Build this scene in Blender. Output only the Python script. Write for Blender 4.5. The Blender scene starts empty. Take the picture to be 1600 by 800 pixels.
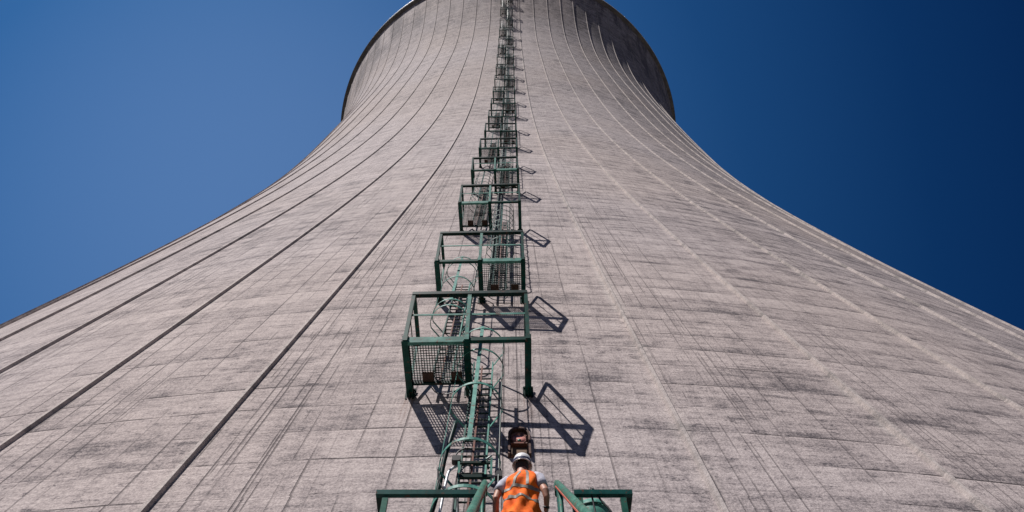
import bpy, bmesh, math, random
from mathutils import Vector, Matrix, Euler
random.seed(7)
R = math.radians
C = bpy.context.scene.collection
SC = bpy.context.scene

# ------------------------------------------------------------------ camera, sky, sun, exposure
F_PX, PITCH, CY, YAW, ROLL = 1100.0, R(62.757), 341.2, R(0.655), R(-0.499)
Rv = Vector((math.cos(YAW), -math.sin(YAW), 0)); F0 = Vector((math.sin(YAW), math.cos(YAW), 0)); Z = Vector((0, 0, 1))
fw = math.cos(PITCH)*F0 + math.sin(PITCH)*Z
up = -math.sin(PITCH)*F0 + math.cos(PITCH)*Z
Xc = Rv*math.cos(ROLL) + up*math.sin(ROLL); Yc = -Rv*math.sin(ROLL) + up*math.cos(ROLL)
cam_d = bpy.data.cameras.new('camera'); cam = bpy.data.objects.new('camera', cam_d); C.objects.link(cam)
cam.matrix_world = Matrix((Xc, Yc, -fw)).transposed().to_4x4()
cam_d.sensor_width = 36; cam_d.lens = F_PX/1600*36; cam_d.shift_y = (CY-400)/1600
cam_d.clip_start = 0.05; cam_d.clip_end = 5000
SC.camera = cam

SUN_AZ, SUN_EL = R(-132.5), R(62)
SDIR = Vector((math.sin(SUN_AZ)*math.cos(SUN_EL), math.cos(SUN_AZ)*math.cos(SUN_EL), math.sin(SUN_EL)))
w = bpy.data.worlds.new('World'); SC.world = w; w.use_nodes = True
nt = w.node_tree; bg = nt.nodes['Background']
sky = nt.nodes.new('ShaderNodeTexSky'); sky.sky_type = 'NISHITA'; sky.sun_disc = False
sky.sun_elevation = SUN_EL; sky.sun_rotation = SUN_AZ; sky.air_density = 1.0; sky.dust_density = 0.3; sky.ozone_density = 3.0
# deep blue: vignette-like falloff painted into the sky, brightest left of the view axis
tc = nt.nodes.new('ShaderNodeTexCoord')
dp = nt.nodes.new('ShaderNodeVectorMath'); dp.operation = 'DOT_PRODUCT'; dp.inputs[1].default_value = Vector((-0.27, 0.46, 0.80)).normalized()
mr = nt.nodes.new('ShaderNodeMapRange'); mr.inputs['From Min'].default_value = 0.50; mr.inputs['From Max'].default_value = 1.0
mr.inputs['To Min'].default_value = 0.0; mr.inputs['To Max'].default_value = 1.0
rp = nt.nodes.new('ShaderNodeValToRGB')
e = rp.color_ramp.elements
e[0].position = 0.0; e[0].color = (0.02, 0.12, 0.30, 1)
e[1].position = 1.0; e[1].color = (1.0, 1.32, 1.5, 1)
for p_, c_ in ((0.35, (0.055, 0.27, 0.52, 1)), (0.62, (0.14, 0.48, 0.78, 1)), (0.82, (0.30, 0.74, 1.06, 1))):
    m_ = e.new(p_); m_.color = c_
mx = nt.nodes.new('ShaderNodeMix'); mx.data_type = 'RGBA'; mx.blend_type = 'MULTIPLY'; mx.inputs['Factor'].default_value = 1
nt.links.new(tc.outputs['Generated'], dp.inputs[0]); nt.links.new(dp.outputs['Value'], mr.inputs['Value'])
nt.links.new(mr.outputs['Result'], rp.inputs['Fac'])
nt.links.new(sky.outputs['Color'], mx.inputs['A']); nt.links.new(rp.outputs['Color'], mx.inputs['B'])
nt.links.new(mx.outputs['Result'], bg.inputs['Color']); bg.inputs['Strength'].default_value = 0.072

sl = bpy.data.lights.new('sun', 'SUN'); sl.energy = 5.0; sl.angle = R(0.5); sl.color = (1.0, 0.96, 0.925)
so = bpy.data.objects.new('sun', sl); C.objects.link(so); so.rotation_euler = SDIR.to_track_quat('Z', 'Y').to_euler()
SC.view_settings.view_transform = 'Standard'; SC.view_settings.look = 'None'
SC.view_settings.exposure = 0.25; SC.view_settings.gamma = 1.0

# ------------------------------------------------------------------ tower profile (measured), metres from eye level
S = 1.35
DIST, HT = 47.354*S, 120.04*S
FR = [0, .12, .28, .45, .62, .76, .88, 1]
KR = [v*S for v in (42.76, 38.718, 33.816, 30.039, 27.998, 27.115, 27.912, 29.85)]
PHI0, DPHI = -0.020, 2*math.pi/84
def _spline():
    X = [f*HT for f in FR]; n = len(X); h = [X[i+1]-X[i] for i in range(n-1)]
    a = [0]*n; b = [1]*n; c = [0]*n; d = [0]*n
    for i in range(1, n-1):
        a[i] = h[i-1]; b[i] = 2*(h[i-1]+h[i]); c[i] = h[i]; d[i] = 6*((KR[i+1]-KR[i])/h[i]-(KR[i]-KR[i-1])/h[i-1])
    for i in range(1, n):
        m = a[i]/b[i-1]; b[i] -= m*c[i-1]; d[i] -= m*d[i-1]
    M = [0]*n; M[-1] = d[-1]/b[-1]
    for i in range(n-2, -1, -1): M[i] = (d[i]-c[i]*M[i+1])/b[i]
    return X, h, M
_X, _h, _M = _spline()
def rad(z):
    if z < 0: return KR[0] + (KR[1]-KR[0])/_X[1]*1.06*z
    i = 0
    while i < len(_X)-2 and z > _X[i+1]: i += 1
    t = z-_X[i]; H = _h[i]
    return KR[i]+t*((KR[i+1]-KR[i])/H-H*(2*_M[i]+_M[i+1])/6)+t*t*_M[i]/2+t**3*(_M[i+1]-_M[i])/(6*H)
ER = Vector((math.sin(PHI0), -math.cos(PHI0), 0))       # outwards from the wall at the ladder line
ET = Vector((math.cos(PHI0), math.sin(PHI0), 0))        # to the right along the wall
AX = Vector((0, DIST, 0))
def wp(z, off=0.0, t=0.0):                               # a point off metres in front of the wall
    r = rad(z)
    return AX + ER*(math.sqrt(max(r*r-t*t, 0)) + off) + ET*t + Vector((0, 0, z))
GROUND = -8.0
W, D, RH = 1.667*S, .98*S, 1.1*S          # platform width, depth, rail height
XL = .263*S

# ------------------------------------------------------------------ materials
def mat(name, col=(.5, .5, .5), rough=.6, metal=0.0, spec=.5):
    m = bpy.data.materials.new(name); m.use_nodes = True; p = m.node_tree.nodes['Principled BSDF']
    p.inputs['Base Color'].default_value = (*col, 1); p.inputs['Roughness'].default_value = rough
    p.inputs['Metallic'].default_value = metal; p.inputs['Specular IOR Level'].default_value = spec
    return m
class NB:
    """small helper to chain maths nodes"""
    def __init__(s, m): s.t = m.node_tree; s.l = s.t.links
    def n(s, k, **a):
        o = s.t.nodes.new(k)
        for q, v in a.items(): setattr(o, q, v)
        return o
    def _in(s, sock, v):
        if isinstance(v, (int, float)): sock.default_value = v
        elif isinstance(v, tuple): sock.default_value = v
        else: s.l.new(v, sock)
    def m(s, op, a, b=0.0, c=0.0, clamp=False):
        o = s.n('ShaderNodeMath', operation=op); o.use_clamp = clamp
        s._in(o.inputs[0], a); s._in(o.inputs[1], b); s._in(o.inputs[2], c); return o.outputs[0]
    def xyz(s, x, y, z=0.0):
        o = s.n('ShaderNodeCombineXYZ')
        for i, v in enumerate((x, y, z)): s._in(o.inputs[i], v)
        return o.outputs[0]
    def noise(s, v, sc=1.0, det=3.0, rough=.55):
        o = s.n('ShaderNodeTexNoise'); s._in(o.inputs['Vector'], v); o.inputs['Scale'].default_value = sc
        o.inputs['Detail'].default_value = det; o.inputs['Roughness'].default_value = rough; return o.outputs['Fac']
    def white(s, v):
        o = s.n('ShaderNodeTexWhiteNoise'); s._in(o.inputs['Vector'], v); return o.outputs['Value']
    def rng(s, v, a, b, c=0.0, d=1.0, smooth=True):
        o = s.n('ShaderNodeMapRange'); o.interpolation_type = 'SMOOTHSTEP' if smooth else 'LINEAR'
        s._in(o.inputs['Value'], v)
        for k, x in (('From Min', a), ('From Max', b), ('To Min', c), ('To Max', d)): s._in(o.inputs[k], x)
        return o.outputs['Result']
    def mix(s, f, a, b, bt='MIX'):
        o = s.n('ShaderNodeMix', data_type='RGBA', blend_type=bt); s._in(o.inputs['Factor'], f); s._in(o.inputs['A'], a); s._in(o.inputs['B'], b)
        return o.outputs['Result']
def noisy(name, col, col2, scale=8, rough=.55, metal=0.0, lo=.4, hi=.65, bump=0.0, det=4, chips=False):
    m = mat(name, col, rough, metal); b = NB(m); p = m.node_tree.nodes['Principled BSDF']
    g = b.n('ShaderNodeTexCoord').outputs['Object']
    f = b.rng(b.noise(g, scale, det, .6), lo, hi)
    out_ = b.mix(f, (*col, 1), (*col2, 1))
    if chips:
        p.inputs['Specular IOR Level'].default_value = .14
        ws = b.n('ShaderNodeNewGeometry').outputs['Position']
        out_ = b.mix(b.rng(b.noise(ws, 3.1, 3), .45, .7), out_, b.mix(1.0, out_, (.62, .66, .68, 1), 'MULTIPLY'))
        out_ = b.mix(b.rng(b.noise(ws, 11.0, 6, .75), .565, .625), out_, (.10, .045, .03, 1))
    b.l.new(out_, p.inputs['Base Color'])
    if bump:
        bp = b.n('ShaderNodeBump'); bp.inputs['Strength'].default_value = bump; bp.inputs['Distance'].default_value = .01
        b.l.new(b.noise(g, scale*3, 4), bp.inputs['Height']); b.l.new(bp.outputs[0], p.inputs['Normal'])
    return m

def concrete(name, ribbed=False):
    m = mat(name, (.4, .38, .37), .93, 0, .15); b = NB(m); p = m.node_tree.nodes['Principled BSDF']
    tc = b.n('ShaderNodeTexCoord').outputs['Object']
    sp = b.n('ShaderNodeSeparateXYZ'); b.l.new(tc, sp.inputs[0]); x, y, z = sp.outputs
    phi = b.m('ARCTAN2', x, b.m('MULTIPLY', y, -1.0))
    U = b.m('DIVIDE', b.m('SUBTRACT', phi, PHI0), DPHI)            # one unit from rib to rib
    s = b.m('MULTIPLY', phi, 45.0)
    # wobble of the formwork lines
    wob = b.m('MULTIPLY', b.m('SUBTRACT', b.noise(b.xyz(b.m('MULTIPLY', s, .5), b.m('MULTIPLY', z, .5)), 1.0, 2), .5), 1.0)
    V = b.m('DIVIDE', b.m('ADD', z, b.m('MULTIPLY', wob, .10)), .92)
    row = b.m('FLOOR', V); fv = b.m('FRACT', V)
    dv = b.m('MULTIPLY', b.m('MINIMUM', fv, b.m('SUBTRACT', 1.0, fv)), .92)     # metres from a lift joint
    U4 = b.m('MULTIPLY', b.m('ADD', U, b.m('MULTIPLY', b.m('SUBTRACT', b.noise(b.xyz(row, b.m('MULTIPLY', s, .3)), 1, 1), .5), .02)), 4.0)
    col_ = b.m('FLOOR', U4); fu = b.m('FRACT', U4)
    mper = b.m('MULTIPLY', b.m('SQRT', b.m('ADD', b.m('MULTIPLY', x, x), b.m('MULTIPLY', y, y))), DPHI)   # metres per rib bay
    def vline(n, w, seed, lo, hi, zf):
        """broken vertical form joints, n to a bay"""
        jit = b.m('MULTIPLY', b.m('SUBTRACT', b.white(b.xyz(b.m('ROUND', b.m('MULTIPLY', U, float(n))), b.m('FLOOR', b.m('MULTIPLY', V, .25)), seed)), .5), .10)
        q = b.m('ADD', b.m('MULTIPLY', U, float(n)), jit)
        e_ = b.m('ROUND', q); d_ = b.m('MULTIPLY', b.m('MULTIPLY', b.m('ABSOLUTE', b.m('SUBTRACT', q, e_)), mper), 1.0/n)
        k_ = b.rng(b.noise(b.xyz(b.m('MULTIPLY', e_, 7.31), b.m('MULTIPLY', z, zf), seed), 1.0, 3, .7), lo, hi)
        return b.m('MULTIPLY', b.rng(d_, w*.35, w, 1.0, 0.0), k_)
    # joints crowd together just right of each rib
    fr0 = b.m('FRACT', U); crowd = b.rng(fr0, .30, .62, 1.0, .18)
    lv = b.m('MAXIMUM', b.m('MULTIPLY', vline(6, .024, 1.0, .44, .57, .12), .9), b.m('MULTIPLY', vline(16, .022, 4.0, .48, .57, .06), crowd))
    lv2 = b.m('MULTIPLY', vline(37, .017, 8.0, .56, .64, .30), crowd)
    brk_h = b.rng(b.noise(b.xyz(b.m('MULTIPLY', s, .35), b.m('MULTIPLY', row, 3.7), 4.0), 1.0, 5, .75), .47, .60)
    lh = b.m('MULTIPLY', b.rng(dv, .010, .034, 1.0, 0.0), brk_h)
    far = b.m('MULTIPLY', b.rng(z, 18.0, 70.0, 1.0, .30), b.rng(U, -1.5, 2.0, 1.0, .55))
    lv = b.m('MULTIPLY', lv, far); lv2 = b.m('MULTIPLY', lv2, far)
    lh = b.m('MULTIPLY', b.rng(dv, .010, .034, 1.0, 0.0), b.m('MAXIMUM', brk_h, b.rng(z, 12.0, 60.0, .0, .9)))
    lines = b.m('MAXIMUM', b.m('MULTIPLY', lv, .85), b.m('MAXIMUM', b.m('MULTIPLY', lh, .80), b.m('MULTIPLY', lv2, .7)))
    col_ = b.m('FLOOR', b.m('MULTIPLY', U, 6.0))
    # tone of each cast panel and each lift
    pan = b.white(b.xyz(col_, row, 1.0)); lift = b.white(b.xyz(row, 2.0, 3.0))
    # board marks, patches, long horizontal smears and grain
    smear = b.noise(b.xyz(b.m('MULTIPLY', s, .50), b.m('MULTIPLY', z, 1.25)), 1.0, 8, .74)
    board = b.noise(b.xyz(b.m('MULTIPLY', s, 1.6), b.m('MULTIPLY', z, 7.0)), 1.0, 6, .75)
    board_v = b.noise(b.xyz(b.m('MULTIPLY', s, 7.0), b.m('MULTIPLY', z, .5)), 1.0, 4, .65)
    patch = b.noise(b.xyz(b.m('MULTIPLY', s, .13), b.m('MULTIPLY', z, .10)), 1.0, 4, .6)
    grain = b.noise(tc, 26.0, 4, .75)
    spots = b.rng(b.noise(tc, 7.5, 5, .8), .62, .74)
    t = b.m('MULTIPLY', b.rng(smear, .46, .66), b.rng(patch, .34, .62))
    t = b.m('MULTIPLY', t, .42)
    t = b.m('ADD', t, b.m('MULTIPLY', pan, .10))
    t = b.m('ADD', t, b.m('MULTIPLY', lift, .08))
    t = b.m('ADD', t, b.m('MULTIPLY', b.rng(board, .40, .66), .27))
    t = b.m('ADD', t, b.m('MULTIPLY', b.rng(board_v, .42, .68), .12))
    t = b.m('ADD', t, b.m('MULTIPLY', b.rng(grain, .38, .62), .34))
    t = b.m('ADD', t, b.m('MULTIPLY', b.m('MULTIPLY', spots, b.rng(patch, .36, .6)), .45))
    # dirt lying along each casting joint, pits and blow holes near it
    foot = b.m('MULTIPLY', b.rng(fv, .0, .42, 1.0, 0.0), b.rng(b.noise(b.xyz(b.m('MULTIPLY', s, .8), b.m('MULTIPLY', z, .9), 6.0), 1.0, 5, .75), .38, .64))
    t = b.m('ADD', t, b.m('MULTIPLY', foot, b.rng(U, -3.0, 3.0, .15, .36)))
    pits = b.rng(b.noise(b.xyz(b.m('MULTIPLY', s, 3.2), b.m('MULTIPLY', z, 6.0), 3.0), 1.0, 5, .8), .565, .64)
    t = b.m('ADD', t, b.m('MULTIPLY', b.m('MULTIPLY', pits, b.rng(patch, .30, .60, .25, 1.0)), .42))
    t = b.m('ADD', t, b.m('MULTIPLY', b.white(b.xyz(row, 5.0, 9.0)), .10))
    # right side darker: light falloff put into the colour, along with smeared dirt
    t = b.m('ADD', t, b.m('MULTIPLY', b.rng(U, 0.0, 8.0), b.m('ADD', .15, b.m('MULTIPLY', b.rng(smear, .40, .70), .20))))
    # old rain streaks below the crown
    rain = b.m('MULTIPLY', b.rng(z, 118.0, 160.0), b.rng(b.noise(b.xyz(b.m('MULTIPLY', s, .22), b.m('MULTIPLY', z, .05), 5.0), 1.0, 5, .65), .42, .64))
    t = b.m('ADD', t, b.m('MULTIPLY', rain, .40))
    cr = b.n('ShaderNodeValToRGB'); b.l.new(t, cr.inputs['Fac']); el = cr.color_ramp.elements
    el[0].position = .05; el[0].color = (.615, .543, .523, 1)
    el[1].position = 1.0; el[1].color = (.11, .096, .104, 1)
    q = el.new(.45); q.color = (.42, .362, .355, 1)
    warm = b.mix(b.rng(b.noise(b.xyz(b.m('MULTIPLY', s, .05), b.m('MULTIPLY', z, .04), 8.0), 1.0, 2), .4, .65), (1, 1, 1, 1), (1.0, .975, .94, 1))
    base = b.mix(1.0, cr.outputs['Color'], warm, 'MULTIPLY')
    rr_ = b.m('SQRT', b.m('ADD', b.m('MULTIPLY', x, x), b.m('MULTIPLY', y, y)))
    tt_ = b.m('MULTIPLY', b.m('SUBTRACT', phi, PHI0), rr_)      # metres to the right of the ladder line
    if not ribbed:
        # rust runs below the anchor plates
        rn = b.noise(b.xyz(b.m('MULTIPLY', tt_, 22.0), b.m('MULTIPLY', z, 1.1), 2.0), 1.0, 4, .7); tot = None
        for zf in (10.45, 15.8, 23.8):
            m2 = b.m('MULTIPLY', b.rng(z, zf-1.5, zf-.15), b.m('LESS_THAN', z, zf+.1))
            for ft in (XL-W/2, XL, XL+W/2):
                k2 = b.m('MULTIPLY', b.rng(b.m('ABSOLUTE', b.m('SUBTRACT', tt_, ft)), .05, .16, 1.0, 0.0), m2)
                tot = k2 if tot is None else b.m('MAXIMUM', tot, k2)
        base = b.mix(b.m('MULTIPLY', b.m('MULTIPLY', tot, b.rng(rn, .42, .62)), .55), base, (.17, .09, .06, 1))
        # pale lime bloom beside the ribs
        fr = b.m('FRACT', U); dr = b.m('MINIMUM', fr, b.m('SUBTRACT', 1.0, fr))
        bl = b.m('MULTIPLY', b.rng(dr, .02, .07, 1.0, 0.0), b.rng(b.noise(b.xyz(b.m('MULTIPLY', b.m('ROUND', U), 3.3), b.m('MULTIPLY', z, .25)), 1, 4, .7), .45, .7))
        base = b.mix(b.m('MULTIPLY', bl, .38), base, (.56, .52, .48, 1))
        base = b.mix(b.m('MULTIPLY', lines, .80), base, (.075, .062, .065, 1))
        h = b.m('SUBTRACT', b.m('ADD', b.m('MULTIPLY', board, .012), b.m('MULTIPLY', grain, .010)), b.m('MULTIPLY', lines, .02))
        h = b.m('ADD', h, b.m('MULTIPLY', pan, .004))
    else:
        h = b.m('MULTIPLY', grain, .01); base = b.mix(.28, base, (.60, .55, .50, 1))
    bp = b.n('ShaderNodeBump'); bp.inputs['Strength'].default_value = 1.0; bp.inputs['Distance'].default_value = 1.0
    b.l.new(h, bp.inputs['Height']); b.l.new(bp.outputs[0], p.inputs['Normal'])
    b.l.new(base, p.inputs['Base Color'])
    return m

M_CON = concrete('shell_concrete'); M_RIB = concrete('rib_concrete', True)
M_GREEN = noisy('green_paint', (.003, .044, .034), (.006, .070, .054), 5, .42, chips=True)
M_PALE = noisy('lit_weathered_green_paint', (.06, .21, .17), (.12, .31, .255), 6, .5, chips=True)  # paler copy of the green: sunlit tone put into the paint, with weathering
M_RAIL = noisy('rail_green_paint', (.004, .060, .054), (.011, .085, .076), 7, .38, chips=True)
M_HAND = noisy('handrail_green_paint', (.025, .125, .09), (.06, .18, .135), 9, .42, chips=True)
M_DARKG = noisy('dark_green_paint', (.004, .022, .019), (.008, .036, .030), 6, .45, chips=True)
M_GALV = noisy('galvanised_steel', (.16, .19, .19), (.26, .28, .28), 14, .45, .55)
M_GRATE = noisy('grating_steel', (.03, .05, .046), (.05, .07, .062), 14, .55, .4)
M_WOOD = noisy('dark_board', (.035, .018, .012), (.07, .035, .02), 12, .8)
M_RIM = noisy('shaded_rim_concrete', (.10, .09, .09), (.16, .145, .14), .8, .9)  # darker concrete: shade under the rim's overhang put into its colour
M_MID = noisy('mid_green_paint', (.012, .066, .052), (.024, .095, .076), 6, .5, chips=True)
M_RUST = noisy('rusty_steel', (.16, .045, .025), (.07, .028, .02), 18, .8)
M_CABLE = mat('black_cable', (.012, .012, .014), .5)
M_CHROME = noisy('bright_conduit', (.55, .56, .58), (.42, .43, .45), 20, .45, .4)
M_RED = noisy('red_paint', (.42, .07, .03), (.30, .05, .03), 20, .6)
M_WHITE = noisy('white_paint', (.78, .78, .76), (.62, .62, .60), 6, .5)
M_SKIN = noisy('skin', (.42, .20, .13), (.34, .15, .10), 30, .55)
M_VEST = noisy('orange_vest', (.95, .175, .004), (.86, .11, .003), 14, .9, bump=.3)
M_BAND = noisy('reflective_band', (.17, .15, .12), (.26, .235, .20), 20, .6, 0)
M_SHIRT = noisy('white_shirt', (.50, .49, .56), (.40, .39, .46), 16, .85, bump=.3)
M_TROUS = noisy('dark_trousers', (.03, .035, .05), (.05, .055, .07), 14, .85)
M_HAIR = mat('dark_hair', (.018, .012, .010), .7)
M_HELM = mat('helmet_plastic', (.80, .78, .78), .32)
M_NAVY = mat('navy_stripe', (.03, .035, .10), .5)
M_DARK = mat('dark_opening', (.02, .016, .015), .9)
M_GRND = noisy('gravel_ground', (.075, .07, .06), (.12, .11, .095), .6, .95, det=8)

# ------------------------------------------------------------------ mesh helpers
def obj(name, bm, m, parent=None, smooth=False):
    me = bpy.data.meshes.new(name); bmesh.ops.recalc_face_normals(bm, faces=bm.faces); bm.to_mesh(me); bm.free()
    if smooth:
        for p in me.polygons: p.use_smooth = True
    for k in (m if isinstance(m, (list, tuple)) else [m]): me.materials.append(k)
    o = bpy.data.objects.new(name, me); C.objects.link(o)
    if parent: o.parent = parent
    return o
def tag(o, label, cat, group=None):
    o['label'] = label; o['category'] = cat
    if group: o['group'] = group
    return o
def thing(name, label, cat, loc=(0, 0, 0), rz=0.0, group=None):
    o = bpy.data.objects.new(name, None); o.empty_display_size = .2; C.objects.link(o)
    o.location = loc; o.rotation_euler = (0, 0, rz); return tag(o, label, cat, group)
def copy_tree(o, parent=None):
    c = o.copy(); C.objects.link(c); c.parent = parent
    for ch in list(o.children): copy_tree(ch, c)
    return c
def B(): return bmesh.new()
def box(bm, c, s, M=None):
    r = bmesh.ops.create_cube(bm, size=1.0); vs = r['verts']
    bmesh.ops.scale(bm, vec=Vector(s), verts=vs)
    if M is not None: bmesh.ops.transform(bm, matrix=M, verts=vs)
    bmesh.ops.translate(bm, vec=Vector(c), verts=vs); return vs
def bar(bm, a, b, w, h, upv=Vector((0, 0, 1))):
    """rectangular bar from a to b, w across, h along upv"""
    a = Vector(a); b = Vector(b); d = (b-a); L = d.length; d.normalize()
    u = Vector(upv); s = d.cross(u)
    if s.length < 1e-4: u = Vector((0, 1, 0)); s = d.cross(u)
    s.normalize(); u = s.cross(d).normalized()
    M = Matrix((s, d, u)).transposed()
    vs = bmesh.ops.create_cube(bm, size=1.0)['verts']
    for v in vs: v.co = M @ Vector((v.co.x*w, v.co.y*L, v.co.z*h)) + (a+b)/2
    return vs
def tube(bm, pts, r, seg=8, close=False, caps=True):
    pts = [Vector(p) for p in pts]; n = len(pts); rings = []; prev = None
    rr = r if isinstance(r, (list, tuple)) else [r]*n
    for i, p in enumerate(pts):
        if close: d = pts[(i+1) % n]-pts[i-1]
        else: d = pts[min(i+1, n-1)]-pts[max(i-1, 0)]
        d.normalize()
        if prev is None:
            a = Vector((0, 0, 1)) if abs(d.z) < .9 else Vector((1, 0, 0)); prev = (a-d*a.dot(d)).normalized()
        else: prev = (prev-d*prev.dot(d)).normalized()
        s = d.cross(prev)
        rings.append([bm.verts.new(p+(prev*math.cos(k/seg*6.28318)+s*math.sin(k/seg*6.28318))*rr[i]) for k in range(seg)])
    for i in range(n if close else n-1):
        A, Bn = rings[i], rings[(i+1) % n]
        for k in range(seg): bm.faces.new((A[k], A[(k+1) % seg], Bn[(k+1) % seg], Bn[k]))
    if not close and caps:
        bm.faces.new(rings[0]); bm.faces.new(rings[-1])
def strip(bm, pts, upn, w, th):
    """flat band along pts; upn(i) gives the band's width direction, th its thickness"""
    pts = [Vector(p) for p in pts]; n = len(pts); rg = []
    for i, p in enumerate(pts):
        d = (pts[min(i+1, n-1)]-pts[max(i-1, 0)]).normalized(); u = Vector(upn); u = (u-d*u.dot(d)).normalized(); s = d.cross(u)
        rg.append([bm.verts.new(p+u*a*w/2+s*c*th/2) for a, c in ((1, 1), (1, -1), (-1, -1), (-1, 1))])
    for i in range(n-1):
        for k in range(4): bm.faces.new((rg[i][k], rg[i][(k+1) % 4], rg[i+1][(k+1) % 4], rg[i+1][k]))
    bm.faces.new(rg[0]); bm.faces.new(rg[-1])
def smooth_path(pts, n=6):
    P = [Vector(p) for p in pts]; P = [P[0]*2-P[1]]+P+[P[-1]*2-P[-2]]; out = []
    for i in range(1, len(P)-2):
        for k in range(n):
            t = k/n; a, b_, c, d = P[i-1], P[i], P[i+1], P[i+2]
            out.append(.5*((2*b_)+(c-a)*t+(2*a-5*b_+4*c-d)*t*t+(-a+3*b_-3*c+d)*t**3))
    out.append(P[-2]); return out
def loft(bm, secs, seg=20):
    """secs: (centre, half-width vector, half-depth vector) elliptical sections, capped"""
    rg = []
    for c, a, b_ in secs:
        c = Vector(c); a = Vector(a); b_ = Vector(b_)
        rg.append([bm.verts.new(c+a*math.cos(k/seg*6.28318)+b_*math.sin(k/seg*6.28318)) for k in range(seg)])
    for i in range(len(rg)-1):
        for k in range(seg): bm.faces.new((rg[i][k], rg[i][(k+1) % seg], rg[i+1][(k+1) % seg], rg[i+1][k]))
    bm.faces.new(rg[0]); bm.faces.new(rg[-1])

# ------------------------------------------------------------------ ground
bm = B(); bmesh.ops.create_circle(bm, cap_ends=True, segments=96, radius=2500)
g = obj('ground', bm, M_GRND); g.location = (0, 0, GROUND); g['kind'] = 'structure'

# ------------------------------------------------------------------ the cooling tower
T = thing('cooling_tower', 'huge pale concrete hyperboloid cooling tower with thin vertical ribs', 'cooling tower', AX)
Z0 = 1.0; NZ = 190
ZS = [Z0+(HT-Z0)*i/NZ for i in range(NZ+1)]
bm = B(); NS = 84*4; rg = []
prof = [(rad(z), z) for z in ZS] + [(rad(z)-.28, z) for z in reversed(ZS)]
for r, z in prof: rg.append([bm.verts.new((r*math.sin(PHI0+k/NS*2*math.pi), -r*math.cos(PHI0+k/NS*2*math.pi), z)) for k in range(NS)])
for i in range(len(rg)):
    A, Bn = rg[i], rg[(i+1) % len(rg)]
    for k in range(NS): bm.faces.new((A[k], A[(k+1) % NS], Bn[(k+1) % NS], Bn[k]))
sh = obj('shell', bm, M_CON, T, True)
RIBS = [k for k in range(-24, 25) if k != 0]
for k in RIBS:
    bm = B(); ph = PHI0+k*DPHI; e = Vector((math.sin(ph), -math.cos(ph), 0)); t = Vector((math.cos(ph), math.sin(ph), 0)); rgs = []
    pr = ((-.055, -.05), (-.035, .09), (.035, .09), (.055, -.05))
    for z in ZS[:-1]:
        jt = 0
        rgs.append([bm.verts.new(e*(rad(z)+o)+t*(a+jt)+Vector((0, 0, z))) for a, o in pr])
    for i in range(len(rgs)-1):
        for q in range(4): bm.faces.new((rgs[i][q], rgs[i][(q+1) % 4], rgs[i+1][(q+1) % 4], rgs[i+1][q]))
    bm.faces.new(rgs[0]); bm.faces.new(rgs[-1])
    obj('rib', bm, M_RIB, T)
def ring(prof, seg=240):
    bm = B(); rg = []
    for k in range(seg):
        a = 2*math.pi*k/seg; rg.append([bm.verts.new((r*math.sin(a), -r*math.cos(a), z)) for r, z in prof])
    for k in range(seg):
        A, Bn = rg[k], rg[(k+1) % seg]
        for i in range(len(prof)): bm.faces.new((A[i], A[(i+1) % len(prof)], Bn[(i+1) % len(prof)], Bn[i]))
    return bm
rt = rad(HT)
obj('rim_ring', ring([(rt-.5, HT-.35), (rt+.05, HT-.35), (rt+.75, HT-.15), (rt+.75, HT+.75), (rt-.5, HT+.75)]), M_RIM, T)
bm = ring([(rt+.76, HT+.55), (rt+.82, HT+.55), (rt+.82, HT+1.05), (rt+.76, HT+1.05)])
for k in range(160):
    a = 2*math.pi*k/160; box(bm, ((rt+.72)*math.sin(a), -(rt+.72)*math.cos(a), HT+1.25), (.06, .06, 1.05))
for k in range(40):
    a = 2*math.pi*(k+.5)/40; tube(bm, [((rt+.6)*math.sin(a), -(rt+.6)*math.cos(a), HT+.7), ((rt+.75)*math.sin(a), -(rt+.75)*math.cos(a), HT+3.2)], .035, 6)
obj('rim_rail', bm, M_WHITE, T)
rb = rad(Z0)
obj('lintel_ring', ring([(rb-.6, Z0-.6), (rb+.06, Z0-.6), (rb+.02, Z0+.35), (rb-.6, Z0+.35)]), M_RIB, T)
for k in range(48):                                       # raking columns under the shell
    for sg in (-1, 1):
        a0 = 2*math.pi*(k+.5)/48; a1 = a0+sg*math.pi/48*.92
        bm = B(); tube(bm, [((rb+1.5)*math.sin(a1), -(rb+1.5)*math.cos(a1), GROUND), ((rb-.3)*math.sin(a0), -(rb-.3)*math.cos(a0), Z0-.5)], .42, 8)
        o = obj('column', bm, M_RIB, T)
        if not (abs(math.atan2(math.sin(a0), math.cos(a0))) < 1.6): bpy.data.objects.remove(o)

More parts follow.
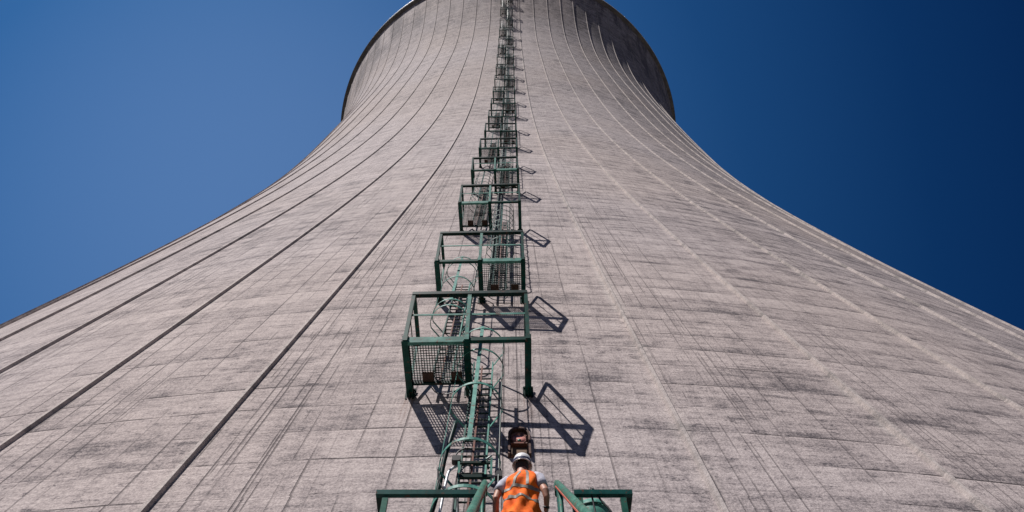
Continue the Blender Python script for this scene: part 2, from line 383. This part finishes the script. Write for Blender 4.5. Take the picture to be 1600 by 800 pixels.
# ------------------------------------------------------------------ rest platforms up the wall
PZ = [10.45] + [5.78*S + n*5.924*S for n in range(1, 19)]
ORD = 'first second third fourth fifth sixth seventh eighth ninth tenth eleventh twelfth thirteenth fourteenth fifteenth sixteenth seventeenth eighteenth nineteenth'.split()
def make_platform(side, label, M_PALE=M_PALE, M_GRATE=M_GRATE):
    """local axes: x along the wall, y into the wall, z up; floor level z=0; side -1: mesh floor on the left"""
    P = thing('rest_platform', label, 'platform')
    def part(n, bm, m=M_GREEN): return obj(n, bm, m, P)
    xs = (-W/2, 0, W/2)
    for i, x in enumerate(xs):
        bm = B(); bw = .12
        y0, y1 = .03, -D
        bar(bm, (x, y0, .075), (x, y1, .075), bw, .012); bar(bm, (x, y0, -.075), (x, y1, -.075), bw, .012)
        bar(bm, (x, y0, 0), (x, y1, 0), .012, .145)
        bm2 = B(); box(bm2, (x, -.005, -.02), (.20, .03, .36)); box(bm2, (x, -.10, -.13), (.012, .20, .11))
        for a in (-.07, .07):
            for c in (-.15, .11): tube(bm2, [(x+a, -.02, c), (x+a, -.055, c)], .018, 6)
        c = part('cantilever_beam', bm); obj('wall_plate', bm2, M_DARKG, c)
    for a, b_, m in ((-W/2, 0, M_PALE if side < 0 else M_GREEN), (0, W/2, M_PALE if side > 0 else M_GREEN)):
        bm = B(); hgt = .15 if ((a < 0) == (side < 0)) else .09
        bar(bm, (a+.044, -D+.03, 0), (b_-.044, -D+.03, 0), .012, hgt); bar(bm, (a+.044, -D+.06, -hgt/2), (b_-.044, -D+.06, -hgt/2), .075, .012)
        part('edge_beam', bm, m)
    bm = B(); bar(bm, (min(0, side*W/2)+.044, -.28, 0), (max(0, side*W/2)-.044, -.28, 0), .05, .07); part('edge_beam', bm, M_DARKG)
    # mesh floor
    bm = B(); x0, x1 = sorted((side*.05, side*(W/2-.05))); y0, y1 = -D+.10, -.30; n = 20
    for i in range(n+1):
        x = x0+(x1-x0)*i/n; box(bm, (x, (y0+y1)/2, .06), (.012, y1-y0, .03))
    k = int((y1-y0)/.055)
    for i in range(k+1): box(bm, ((x0+x1)/2, y0+(y1-y0)*i/k, .064), (x1-x0, .011, .016))
    part('grating', bm, M_GRATE)
    for f in (.32, .80):
        bm = B(); box(bm, ((-W/2 if side < 0 else 0)+W/2*f, -.40, .03), (.21, .22, .05)); part('board', bm, M_WOOD)
    # guard rails
    ps = .072
    yf, yr = -D+.02, -.22
    for x in xs:
        bm = B(); box(bm, (x, yf, RH/2+.02), (ps, ps, RH-.04)); box(bm, (x, yf-.034, .0), (ps+.02, .012, .13)); part('post', bm, M_PALE if x == 0 else M_GREEN)
    for x in (-W/2, W/2):
        bm = B(); box(bm, (x, yr, RH/2+.02), (.045, .045, RH-.04)); part('post', bm, M_PALE)
    bm = B(); bar(bm, (-W/2-.03, yf, RH), (W/2+.03, yf, RH), .092, .092); part('top_rail', bm, M_DARKG)
    for x in (-W/2, W/2):
        bm = B(); bar(bm, (x, yf+.04, RH), (x, yr-.03, RH), .075, .075); part('top_rail', bm, M_GREEN)
        bm = B(); bar(bm, (x, yf+.03, RH*.52), (x, yr-.02, RH*.52), .012, .045); part('mid_rail', bm, M_GREEN)
    bm = B(); bar(bm, (-W/2, yf, RH*.52), (W/2, yf, RH*.52), .012, .05); part('mid_rail', bm, M_PALE)
    # loose clips and a hanging cable loop under the floor
    bm = B(); tube(bm, smooth_path([(side*.15, -.2, -.02), (side*.35, -.16, -.16), (side*.6, -.12, -.1), (side*.72, -.2, -.02)], 5), .011, 6); part('cable_loop', bm, M_CABLE)
    return P
protoL = make_platform(-1, ''); protoR = make_platform(1, '')
farL = farR = None; usedL = usedR = False
for n, z in enumerate(PZ):
    left = (n % 2 == 0)
    if left: o = protoL if not usedL else copy_tree(protoL); usedL = True
    else: o = protoR if not usedR else copy_tree(protoR); usedR = True
    if n >= 4:                                     # the higher ones get darker paint, the shadowed look up there put into colour
        bpy.data.batch_remove([q for ch in o.children for q in ch.children] + list(o.children) + [o])
        if left:
            o = farL = make_platform(-1, '', M_GREEN, M_DARKG) if farL is None else copy_tree(farL)
        else:
            o = farR = make_platform(1, '', M_GREEN, M_DARKG) if farR is None else copy_tree(farR)
    o.location = wp(z, 0.0, XL); o.rotation_euler = (0, 0, PHI0)
    hv = 'left' if left else 'right'
    o.rotation_euler = (R(random.uniform(-.5, .5)), R(random.uniform(-.5, .5)), PHI0+R(random.uniform(-.7, .7)))
    tag(o, 'green steel rest platform, %s one above the worker, with its mesh floor on the %s' % (ORD[n], hv), 'platform', 'green steel rest platforms up the tower wall')

# ------------------------------------------------------------------ caged ladders between the platforms
LH = .19     # half width of a ladder
def make_ladder(a, b_, cage_from, label, near):
    """a, b_: world points of the ladder's centre line at its foot and head, in front of the wall"""
    ax = (b_-a); L = ax.length; ax.normalize()
    Yo = (ER-ax*ER.dot(ax)).normalized(); Xo = ET
    Mx = Matrix((Xo, -Yo, ax)).transposed()
    P = thing('caged_ladder', label, 'ladder', a, 0, 'green caged ladders between the platforms')
    P.rotation_euler = Mx.to_euler()
    for sg in (-1, 1):
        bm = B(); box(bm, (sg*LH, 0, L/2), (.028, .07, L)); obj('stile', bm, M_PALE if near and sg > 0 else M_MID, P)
    bm = B(); tube(bm, [(-LH, 0, 0), (LH, 0, 0)], .015, 6); r0 = obj('rung', bm, M_DARKG, P); r0.location.z = .2
    n = int((L-.2)/.235)
    for i in range(1, n):
        c = r0.copy(); C.objects.link(c); c.parent = P; c.location.z = .2+i*.235
    for f in (.12, .5, .88):
        for sg in (-1, 1):
            bm = B(); bar(bm, (sg*LH, .02, L*f), (sg*(LH+.02), .24, L*f), .03, .01); obj('wall_bracket', bm, M_DARKG, P)
    bm = B(); box(bm, (-.02, .0, L/2), (.03, .03, L-.3)); obj('safety_track', bm, M_RUST, P)
    # hoops: horseshoe round the climber
    hp = []
    for k in range(25):
        a_ = math.pi*(1.16-1.32*k/24) if False else (-.22+ (math.pi+.44)*k/24)
        hp.append((.43*math.cos(a_), -.37-.43*math.sin(a_)))
    hp = [(LH+.02, -.01)]+hp+[(-LH-.02, -.01)]
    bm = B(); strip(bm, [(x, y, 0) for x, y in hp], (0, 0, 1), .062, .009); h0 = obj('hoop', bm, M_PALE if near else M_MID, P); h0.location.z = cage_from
    m = max(2, int(round((L-cage_from)/(1.25 if near else .85)))); st = (L-.03-cage_from)/m
    hz_ = [cage_from+i*st for i in range(1, m+1)] if L > 7.3 else [2.6, 4.4, 5.85, L-.12]
    for q in hz_:
        c = h0.copy(); C.objects.link(c); c.parent = P; c.location.z = q
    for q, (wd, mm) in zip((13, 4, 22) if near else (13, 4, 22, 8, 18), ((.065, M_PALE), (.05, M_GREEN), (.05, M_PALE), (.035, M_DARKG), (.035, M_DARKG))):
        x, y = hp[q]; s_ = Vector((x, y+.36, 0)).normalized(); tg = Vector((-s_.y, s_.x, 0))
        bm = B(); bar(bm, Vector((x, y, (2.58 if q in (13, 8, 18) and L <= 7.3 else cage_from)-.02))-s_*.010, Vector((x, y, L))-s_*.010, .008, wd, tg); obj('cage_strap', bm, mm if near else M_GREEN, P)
    return P
LZ = 4.56
for n, z in enumerate(PZ):
    sg = 1 if n % 2 == 0 else -1                  # the ladder climbs through the open half of platform n
    t = XL + sg*W/4 + (-.10 if sg > 0 else .02)
    zb = LZ if n == 0 else PZ[n-1]+.08
    off = .26
    if n == 0: A = wp(zb, off, t-.22); Bp = wp(z+.9, off, t-.10)
    else: A = wp(zb, off, t); Bp = wp(z+.9, off, t)
    wh = 'from the landing beside the worker to the first platform' if n == 0 else 'from the %s to the %s platform above the worker' % (ORD[n-1], ORD[n])
    make_ladder(A, Bp, 1.45 if n == 0 else 2.2, 'green caged ladder rising '+wh, n < 2)

for tq, rq, lab in ((XL+.16, .045, 'dark riser conduit climbing the wall behind the platforms, the thicker of two'), (XL+.30, .028, 'dark riser conduit climbing the wall behind the platforms, the thinner of two')):
    bm = B(); tube(bm, [wp(16.6+i*1.5, .10, tq) for i in range(90)], rq, 8); tag(obj('riser_conduit', bm, M_DARKG, None, True), lab, 'conduit')
# ------------------------------------------------------------------ the landing, its rails and the stair
LDY0 = 6.34
Ld = thing('landing', 'green steel landing with corner guard rails that the worker stands on', 'landing', (0, 0, LZ))
def lp(n, bm, m=M_RAIL): return obj(n, bm, m, Ld)
bm = B(); bar(bm, (-1.5, 7.0, -.09), (1.42, 7.0, -.09), 1.32, .012)
for y in (6.36, 7.6): bar(bm, (-1.5, y, -.16), (1.42, y, -.16), .07, .12)
lp('floor_frame', bm)
bm = B()
for i in range(52): box(bm, (-1.46+i*.056, 6.98, -.04), (.008, 1.2, .03))
for i in range(22): box(bm, (-.04, 6.4+i*.056, -.036), (2.86, .007, .012))
lp('grating', bm, M_GRATE)
for x in (-1.2, 1.1):
    bm = B(); bar(bm, (x, 6.45, -.2), (x, 7.5, -1.3), .08, .08); bar(bm, (x, 7.45, -.25), (x, 7.45, -1.45), .1, .1); lp('support_brace', bm)
RZ = 1.03
def rail_set(x0, x1, pxs, outer):
    bm = B(); bar(bm, (x0, LDY0, RZ), (x1, LDY0, RZ), .062, .062); lp('top_rail', bm, M_RAIL)
    bm = B(); bar(bm, (x0, LDY0, .55), (x1, LDY0, .55), .04, .04); lp('mid_rail', bm)
    for x in pxs:
        bm = B(); box(bm, (x, LDY0+.01, RZ/2-.03), (.062, .055, RZ-.06)); box(bm, (x, LDY0+.045, RZ-.10), (.04, .012, .07)); lp('post', bm, M_HAND)
    bm = B(); bar(bm, (outer, LDY0+.032, RZ), (outer, 7.75, RZ), .062, .062); bar(bm, (outer, LDY0+.03, .55), (outer, 7.75, .55), .04, .04)
    lp('side_rail', bm, M_DARKG)
rail_set(-1.47, -.33, (-1.36, -.36), -1.44)
rail_set(.74, 1.39, (1.28, .80), 1.36)

St = thing('access_stair', 'steep green steel stair with sloping tube handrails below the worker', 'stair', (0, 0, 0))
SX0, SX1 = -.27, .57                              # stair width
top = Vector((0, 6.46, 5.88)); dirn = Vector((0, -2.32, -2.40)).normalized()
for sx in (SX0, SX1):
    end = top+dirn*19.0
    bm = B(); tube(bm, [(sx, top.y, top.z-.03), (sx, end.y, end.z)], .036, 12)
    tube(bm, [(sx, top.y, top.z-.03), (sx, top.y+.008, top.z-.2)], .036, 12)
    h = obj('handrail', bm, M_HAND, St, True)
    sgn = 1 if sx < 0 else -1
    bm = B(); tube(bm, [(sx+sgn*.028, top.y-.15, top.z-.205-.012), (sx+sgn*.028, end.y, end.z-.05)], .013, 8); obj('cable_trim', bm, M_RED, h)
    q = top+dirn*1.0
    for i in range(0, 9):
        p = top+dirn*(.12+i*2.1)
        bm = B(); tube(bm, [(sx, p.y, p.z-.04), (sx, p.y, p.z-1.15)], .024, 10); obj('baluster', bm, M_RAIL, St, True)
    if True:
        p = top+dirn*.42
        bm = B(); tube(bm, [(sx, p.y, p.z-.04), (sx, p.y, p.z-1.15)], .028, 10); obj('baluster', bm, M_HAND, St, True)
    bm = B(); a = top+Vector((0, 0, -.5)); b_ = end+Vector((0, 0, -.5)); tube(bm, [(sx, a.y, a.z), (sx, b_.y, b_.z)], .02, 10); obj('mid_rail', bm, M_RAIL, St)
    bm = B(); a = top+Vector((0, -.1, -1.35)); b_ = end+Vector((0, 0, -1.15)); bar(bm, (sx, a.y, a.z-.15), (sx, b_.y, b_.z-.15), .02, .22); obj('stringer', bm, M_RAIL, St)
k = 0; zz = LZ-.2; yy = 6.22
while zz > GROUND+.2:
    bm = B(); box(bm, ((SX0+SX1)/2, yy, zz), (SX1-SX0-.05, .24, .03)); obj('tread', bm, M_GRATE, St)
    zz -= .2; yy -= .2*2.32/2.40

# pale green drum-shaped cover right of the stair, cables running down over it
Dr = thing('rounded_cover', 'pale green rounded steel cover behind the short right rail', 'steel cover', (.965, 6.60, LZ))
bm = B(); loft(bm, [((0, 0, z), (.185*s, 0, 0), (0, .155*s, 0)) for z, s in ((0, 1), (.9, 1), (1.02, .97), (1.08, .85), (1.11, .5), (1.115, .1))], 28); obj('body', bm, M_PALE, Dr, True)
bm = B()
tube(bm, [(-.20+.185*0, 0, 0)]*0 or [(.19*math.cos(a/24*6.2832), .16*math.sin(a/24*6.2832), 1.0) for a in range(24)], .008, 6, True); obj('seam', bm, M_RAIL, Dr)
for i, (pts, lab) in enumerate(((((.92, 6.33, 5.66), (.945, 6.345, 5.45), (.965, 6.36, 5.0), (.96, 6.5, 4.46)), 'thin black cable hanging straight down over the pale green cover'),
            (((.945, 6.325, 5.665), (1.03, 6.34, 5.50), (1.16, 6.34, 5.2), (1.2, 6.5, 4.46)), 'thin black cable slanting right across the pale green cover'))):
    bm = B(); tube(bm, smooth_path(pts, 6), .011, 8); o = obj('cable', bm, M_CABLE, None, True); tag(o, lab, 'cable')

# ------------------------------------------------------------------ conduits and cables left of the worker
def ray(u, v, y):                                  # a point seen near photo pixel (u, v) at the given distance into the scene
    a = (u-800)/F_PX; b_ = -(v-CY)/F_PX
    d = Xc*a+Yc*b_+fw; return d*(y/d.y)
def cable(name, pts, r, m, lab, cat):
    bm = B(); tube(bm, smooth_path(pts, 6), r, 8); return tag(obj(name, bm, m, None, True), lab, cat)
p = [(-1.02, 7.55, LZ+.02), (-1.0, 7.56, 5.9), (-.985, 7.6, 6.5), (-.90, 7.66, 7.0), (-.74, 7.72, 7.2), (-.62, 7.8, 7.22)]
cable('conduit', [ray(676, 835, 7.3), ray(687, 800, 7.35), ray(694, 765, 7.4), ray(697, 752, 7.42), ray(701, 738, 7.45), ray(708, 731, 7.5), ray(717, 727, 7.55)], .020, M_CHROME, 'bright silver conduit curving over at the foot of the first ladder cage', 'conduit')
cable('pipe', [ray(664, 835, 7.8), ray(684, 768, 7.75), ray(694, 720, 7.75), ray(703, 690, 7.75), ray(712, 660, 7.85)], .035, M_DARKG, 'dark pipe running up the wall left of the ladder foot', 'pipe')
cable('cable', [ray(703, 835, 7.6), ray(708, 790, 7.6), ray(712, 755, 7.6), ray(717, 728, 7.6), ray(712, 716, 7.6), ray(716, 706, 7.6), ray(728, 700, 7.6)], .012, M_CABLE, 'black cable looping behind the silver conduit', 'cable')
cable('cable', [ray(712, 835, 7.5), ray(716, 770, 7.5), ray(719, 738, 7.5), ray(735, 724, 7.5), ray(752, 722, 7.5), ray(768, 712, 7.5)], .014, M_GALV, 'grey flexible hose crossing the foot of the ladder cage', 'hose')
cable('cable', [ray(684, 730, 7.3), ray(686, 752, 7.3), ray(697, 768, 7.3), ray(712, 776, 7.3), ray(716, 800, 7.3), ray(715, 830, 7.3)], .013, M_CABLE, 'black cable dangling beside the silver conduit', 'cable')
# small switch gear frame at the foot of the ladder
G = thing('ladder_gate', 'small dark green gate frame across the foot of the first ladder', 'gate')
for (u0, v0, u1, v1, ww, m) in ((717, 722, 717, 752, .03, M_PALE), (768, 716, 767, 750, .03, M_PALE), (717, 723, 768, 723, .035, M_DARKG), (717, 745, 768, 745, .05, M_DARKG)):
    bm = B(); bar(bm, ray(u0, v0, 7.45 if ww != .035 else 7.48), ray(u1, v1, 7.45 if ww != .035 else 7.48), ww, ww, Vector((0, 1, 0))); obj('gate_bar' if v0 == v1 else 'gate_post', bm, m, G)
bm = B(); c = ray(713, 719, 7.5); box(bm, c, (.12, .1, .09)); bmesh.ops.bevel(bm, geom=bm.edges[:], offset=.012, segments=2)
tag(obj('junction_box', bm, M_CABLE), 'small black junction box where the silver conduit ends', 'junction box')
bm = B(); c = ray(779, 743, 7.4); box(bm, c, (.10, .09, .09)); tube(bm, [c+Vector((0, 0, .04)), c+Vector((.01, 0, .1))], .03, 10)
tag(obj('warning_lamp', bm, M_CABLE), 'small black lamp housing left of the worker, by the handrail top', 'lamp')

# ------------------------------------------------------------------ arched hatch in the wall above the worker
hz = 8.22; hx = .185
r_ = rad(hz+.5); ph = math.asin(hx/r_)
hb = AX+Vector((rad(hz)*math.sin(ph), -rad(hz)*math.cos(ph), hz)); ht_ = AX+Vector((rad(hz+1)*math.sin(ph), -rad(hz+1)*math.cos(ph), hz+1))
up_ = (ht_-hb).normalized(); nx = Vector((math.cos(ph), math.sin(ph), 0)); out = nx.cross(up_).normalized()
if out.y > 0: out = -out
Hm = Matrix((nx, -out, up_)).transposed()
Hh = thing('wall_hatch', 'arched dark opening with rusty brown lining in the wall above the helmet', 'hatch', hb); Hh.rotation_euler = Hm.to_euler()
def arch(w_, h_, n=28):
    return [(-w_, 0)]+[(-w_*math.cos(math.pi*k/n), h_-w_+w_*1.35*math.sin(math.pi*k/n)) for k in range(n+1)]+[(w_, 0)]
def arch_ring(wo, ho, wi, hi, y0, y1):
    bm = B(); A, I = arch(wo, ho), arch(wi, hi); rgs = []
    for (a, c), (e_, f_) in zip(A, I):
        rgs.append([bm.verts.new(v) for v in ((a, y0, c), (a, y1, c), (e_, y1, f_), (e_, y0, f_))])
    for i in range(len(rgs)-1):
        for q in range(4): bm.faces.new((rgs[i][q], rgs[i][(q+1) % 4], rgs[i+1][(q+1) % 4], rgs[i+1][q]))
    bm.faces.new(rgs[0]); bm.faces.new(rgs[-1]); return bm
obj('collar', arch_ring(.185, .80, .15, .75, -.09, .05), noisy('brown_collar', (.05, .024, .017), (.12, .05, .035), 12, .85), Hh)
def arch_plate(w_, h_, y, th):
    bm = B(); A = arch(w_, h_); a = [bm.verts.new((x, y, z)) for x, z in A]; c = [bm.verts.new((x, y+th, z)) for x, z in A]
    bm.faces.new(a); bm.faces.new(c)
    for i in range(len(a)): bm.faces.new((a[i], a[(i+1) % len(a)], c[(i+1) % len(a)], c[i]))
    return bm
obj('lining', arch_plate(.145, .74, -.03, .02), noisy('hatch_lining', (.24, .10, .07), (.12, .07, .05), 6, .8), Hh)
bm = B(); tube(bm, [(.128*math.cos(a/22*6.2832), -.05, .51+.14*math.sin(a/22*6.2832)) for a in range(22)], .018, 8, True); obj('cover_ring', bm, M_RUST, Hh, True)
bm = B(); tube(bm, [(0, -.04, .46), (0, -.065, .45)], .03, 16); obj('cover_boss', bm, M_HAND, Hh, True)
bm = B(); tube(bm, [(0, -.03, .51), (0, -.055, .51)], .125, 24); obj('cover_disc', bm, noisy('pink_lead_paint', (.62, .25, .21), (.36, .15, .11), 14, .8), Hh, True)
bm = B(); box(bm, (0, -.075, .27), (.26, .09, .035)); obj('sill', bm, M_RUST, Hh)
bm = B(); box(bm, (0, -.045, .12), (.27, .02, .22)); obj('lower_plate', bm, noisy('ochre_plate', (.14, .08, .045), (.08, .05, .03), 10, .8), Hh)

# ------------------------------------------------------------------ the worker
PX, PY = .115, 6.52
Pn = thing('person', 'person in a white helmet and orange high visibility vest seen from behind on the landing', 'person', (PX, PY, LZ))
V3 = Vector
def limb(bm, pts, seg=12): # pts: (x,y,z,r)
    tube(bm, [p[:3] for p in pts], [p[3] for p in pts], seg)
bm = B()
# torso, neck and head, leaning a little towards the wall, head tipped back to look up
loft(bm, [((0, .0, .86), (.15, 0, 0), (0, .11, 0)), ((0, 0, .95), (.175, 0, 0), (0, .125, 0)), ((0, .0, 1.08), (.155, 0, 0), (0, .105, 0)), ((0, .01, 1.22), (.175, 0, 0), (0, .115, 0)),
          ((0, .015, 1.36), (.19, 0, 0), (0, .11, 0)), ((0, .02, 1.44), (.165, 0, 0), (0, .085, 0)), ((0, .03, 1.49), (.085, 0, 0), (0, .065, 0)), ((0, .04, 1.55), (.062, 0, 0), (0, .062, 0)), ((0, .05, 1.60), (.06, 0, 0), (0, .06, 0))], 24)
def ell(bm, c, s, M=None):
    vs = bmesh.ops.create_icosphere(bm, subdivisions=3, radius=1.0)['verts']
    for v in vs: v.co = Vector((v.co.x*s[0], v.co.y*s[1], v.co.z*s[2])); 
    if M is not None:
        for v in vs: v.co = M @ v.co
    for v in vs: v.co += Vector(c)
HC = V3((0, .075, 1.66)); HR = Euler((R(8), 0, R(-6))).to_matrix()
ell(bm, HC, (.078, .098, .115), HR)
ell(bm, HC+HR@V3((0, .10, -.02)), (.016, .022, .024), HR)          # nose
ell(bm, HC+HR@V3((0, .085, -.065)), (.03, .016, .012), HR)         # mouth
for sg in (-1, 1):
    ell(bm, HC+HR@V3((sg*.080, .0, -.01)), (.012, .022, .032), HR) # ears
    ell(bm, HC+HR@V3((sg*.03, .088, .01)), (.015, .012, .011), HR) # eye sockets
# arms: left hangs outwards, right reaches out with the forearm forward
LA = [(-.15, .02, 1.37, .062), (-.215, .02, 1.31, .058), (-.262, .0, 1.22, .046), (-.290, -.02, 1.09, .040), (-.285, .04, .97, .037), (-.262, .13, .86, .028), (-.255, .16, .82, .026)]
RA = [(.15, .02, 1.44, .062), (.205, .01, 1.42, .058), (.240, -.02, 1.29, .048), (.270, -.08, 1.17, .043), (.285, -.07, 1.09, .037), (.285, .0, 1.01, .029), (.280, .03, .98, .027)]
limb(bm, LA); limb(bm, RA)
def hand(bm, c, d, s, side):
    """palm and five fingers; d points along the hand, s across it"""
    c = V3(c); d = V3(d).normalized(); s = V3(s); s = (s-d*s.dot(d)).normalized(); n_ = d.cross(s)
    loft(bm, [(c-d*.01, s*.026, n_*.020), (c+d*.03, s*.038, n_*.017), (c+d*.08, s*.042, n_*.015), (c+d*.092, s*.040, n_*.012)], 14)
    for i, (o, L) in enumerate(((-.031, .062), (-.011, .075), (.010, .070), (.030, .055))):
        b0 = c+d*.085+s*o
        tube(bm, [b0-d*.02, b0+d*L*.4+n_*side*.006, b0+d*L*.75+n_*side*.022, b0+d*L*.92+n_*side*.042], [.0095, .009, .008, .007], 8)
    b0 = c+d*.02-s*.03
    tube(bm, [b0, b0-s*.028+d*.028, b0-s*.03+d*.058+n_*side*.012, b0-s*.02+d*.075+n_*side*.02], [.012, .011, .010, .008], 8)
hand(bm, LA[-1][:3], (.03, .35, -.6), (0, .8, .4), 1)
hand(bm, RA[-1][:3], (-.02, .6, -.45), (0, .5, .8), -1)
# legs
for sg in (-1, 1):
    limb(bm, [(sg*.09, 0, .90, .10), (sg*.10, .0, .72, .085), (sg*.11, .01, .48, .06), (sg*.115, -.01, .30, .052), (sg*.12, -.02, .09, .038), (sg*.12, -.02, .04, .038)], 14)
    loft(bm, [((sg*.12, -.06, .03), (.03, 0, 0), (0, 0, .03)), ((sg*.12, .02, .045), (.042, 0, 0), (0, 0, .042)), ((sg*.125, .12, .03), (.045, 0, 0), (0, 0, .028)), ((sg*.125, .19, .02), (.028, 0, 0), (0, 0, .016))], 12)
body = obj('body', bm, M_SKIN, Pn, True)
md = body.modifiers.new('remesh', 'REMESH'); md.mode = 'VOXEL'; md.voxel_size = .0065; md.use_smooth_shade = True
# trousers and boots
bm = B()
loft(bm, [((0, 0, .84), (.16, 0, 0), (0, .108, 0)), ((0, 0, .95), (.172, 0, 0), (0, .112, 0)), ((0, 0, 1.06), (.168, 0, 0), (0, .118, 0))], 24)
for sg in (-1, 1): limb(bm, [(sg*.09, 0, .92, .105), (sg*.10, .0, .72, .098), (sg*.11, .01, .48, .078), (sg*.115, -.01, .30, .072), (sg*.12, -.02, .10, .066)], 14)
tr = obj('trousers', bm, M_TROUS, Pn, True); md = tr.modifiers.new('remesh', 'REMESH'); md.mode = 'VOXEL'; md.voxel_size = .012; md.use_smooth_shade = True
for sg in (-1, 1):
    bm = B(); loft(bm, [((sg*.12, -.075, .045), (.035, 0, 0), (0, 0, .04)), ((sg*.12, .0, .06), (.052, 0, 0), (0, 0, .058)), ((sg*.125, .12, .045), (.052, 0, 0), (0, 0, .042)), ((sg*.125, .21, .03), (.035, 0, 0), (0, 0, .026))], 14); obj('boot', bm, M_CABLE, Pn, True)
# white sleeves
for A in (LA, RA):
    bm = B(); pts = [V3(p[:3]) for p in A]
    limb(bm, [(*pts[0], .078), (*pts[1], .074), (*(pts[1].lerp(pts[2], .55)), .066), (*(pts[2].lerp(pts[3], .12)), .064)], 16)
    o = obj('sleeve', bm, M_SHIRT, Pn, True)
# vest: lofted coat of cloth a little outside the body, with folds, and bands following it
secs = [(.80, .222, .165, 0), (.97, .208, .152, 0), (1.06, .190, .138, 0), (1.14, .188, .136, .004), (1.24, .200, .142, .01), (1.33, .208, .138, .014), (1.40, .205, .118, .018), (1.455, .165, .095, .022), (1.495, .105, .078, .03)]
def vsec(z):
    for i in range(len(secs)-1):
        a, c = secs[i], secs[i+1]
        if a[0] <= z <= c[0]:
            f = (z-a[0])/(c[0]-a[0]); return [a[j]+(c[j]-a[j])*f for j in (1, 2, 3)]
    return list(secs[-1][1:]) if z > 1.4 else list(secs[0][1:])
def vpt(ang, z, o=0.0):
    a, c, y = vsec(z)
    fold = .011*math.sin(5*ang+9*z)+.011*math.sin(7*ang-14*z+1.3)+.006*math.sin(23*z+2*ang)+.010*math.sin(11*ang+31*z)*max(0, min(1, (1.3-z)*4))
    fold *= max(0, min(1, (1.47-z)*6))
    z2 = z+(a*math.cos(ang))*.26*max(0, min(1, (z-1.12)*3))
    return V3(((a+fold+o)*math.cos(ang), y+(c+fold+o)*math.sin(ang), z2))
NA, NV = 72, 58
bm = B(); rg = []
for j in range(NV+1):
    z = .80+(1.495-.80)*j/NV
    rg.append([bm.verts.new(vpt(k/NA*6.28318, z)) for k in range(NA)])
for j in range(NV):
    for k in range(NA): bm.faces.new((rg[j][k], rg[j][(k+1) % NA], rg[j+1][(k+1) % NA], rg[j+1][k]))
vest = obj('vest', bm, M_VEST, Pn, True)
def vband(path):                                    # path: (angle, z, width direction 'z' or 'a', half width)
    bm = B(); prev = None
    for ang, z, k_, hw in path:
        pr = [vpt(ang, z-hw, .005), vpt(ang, z+hw, .005)] if k_ == 'z' else [vpt(ang-hw, z, .005), vpt(ang+hw, z, .005)]
        vs = [bm.verts.new(q) for q in pr]
        if prev: bm.faces.new((prev[0], prev[1], vs[1], vs[0]))
        prev = vs
    return bm
for z0 in (1.03, 1.19):
    bm = vband([(k/72*6.28318, z0+.012*math.sin(k/72*12.56), 'z', .021) for k in range(73)]); obj('reflective_band', bm, M_BAND, vest, True)
for a0 in (-2.02, -1.25):                           # two braces over the shoulders, seen on the back
    bm = vband([(a0+(.0 if a0 > -1.6 else .32)*(z_-1.22)/.25, z_, 'a', .075 if z_ < 1.42 else .095) for z_ in [1.22+i*.0225 for i in range(12)]]); obj('reflective_brace', bm, M_BAND, vest, True)
Pn.rotation_euler = (0, R(2), 0); Pn.scale = (1.0, 1.0, 1.0)
# hair at the nape, helmet with brim and stripe
bm = B(); ell(bm, HC+HR@V3((0, -.012, -.012)), (.084, .095, .105), HR)
for v in list(bm.verts):
    q = HR.transposed()@(v.co-HC)
    if q.y > .035 or q.z < -.085: bm.verts.remove(v)
obj('hair', bm, M_HAIR, Pn, True)
Hl = bpy.data.objects.new('helmet', None)
bm = B(); rgs = []
pr = [(1.10, .030), (1.085, .024), (1.0, .040), (.985, .07), (.94, .105), (.83, .137), (.62, .160), (.36, .172), (.10, .177)]
for q, z in pr: rgs.append([bm.verts.new(HC+HR@V3((.113*q*math.cos(k/32*6.28318), .004+.130*q*math.sin(k/32*6.28318)+(.045*max(0, math.sin(k/32*6.28318)) if q > 1.05 else 0), z-.01))) for k in range(32)])
for j in range(len(rgs)-1):
    for k in range(32): bm.faces.new((rgs[j][k], rgs[j][(k+1) % 32], rgs[j+1][(k+1) % 32], rgs[j+1][k]))
bm.faces.new(rgs[-1])
bpy.data.objects.remove(Hl)
Hl = obj('helmet', bm, M_HELM, Pn, True)
bm = B(); rgs = []
for q, z in ((1.012, .052), (.995, .078)): rgs.append([bm.verts.new(HC+HR@V3((.1145*q*math.cos(k/32*6.28318), .004+.1315*q*math.sin(k/32*6.28318), z-.01))) for k in range(32)])
for k in range(32): bm.faces.new((rgs[0][k], rgs[0][(k+1) % 32], rgs[1][(k+1) % 32], rgs[1][k]))
obj('stripe', bm, M_NAVY, Hl, True)
bm = B(); w0 = V3(RA[-2][:3]); d0 = (V3(RA[-1][:3])-w0).normalized(); tube(bm, [w0-d0*.012, w0+d0*.012], .034, 16); obj('wristwatch', bm, M_CABLE, Pn, True)
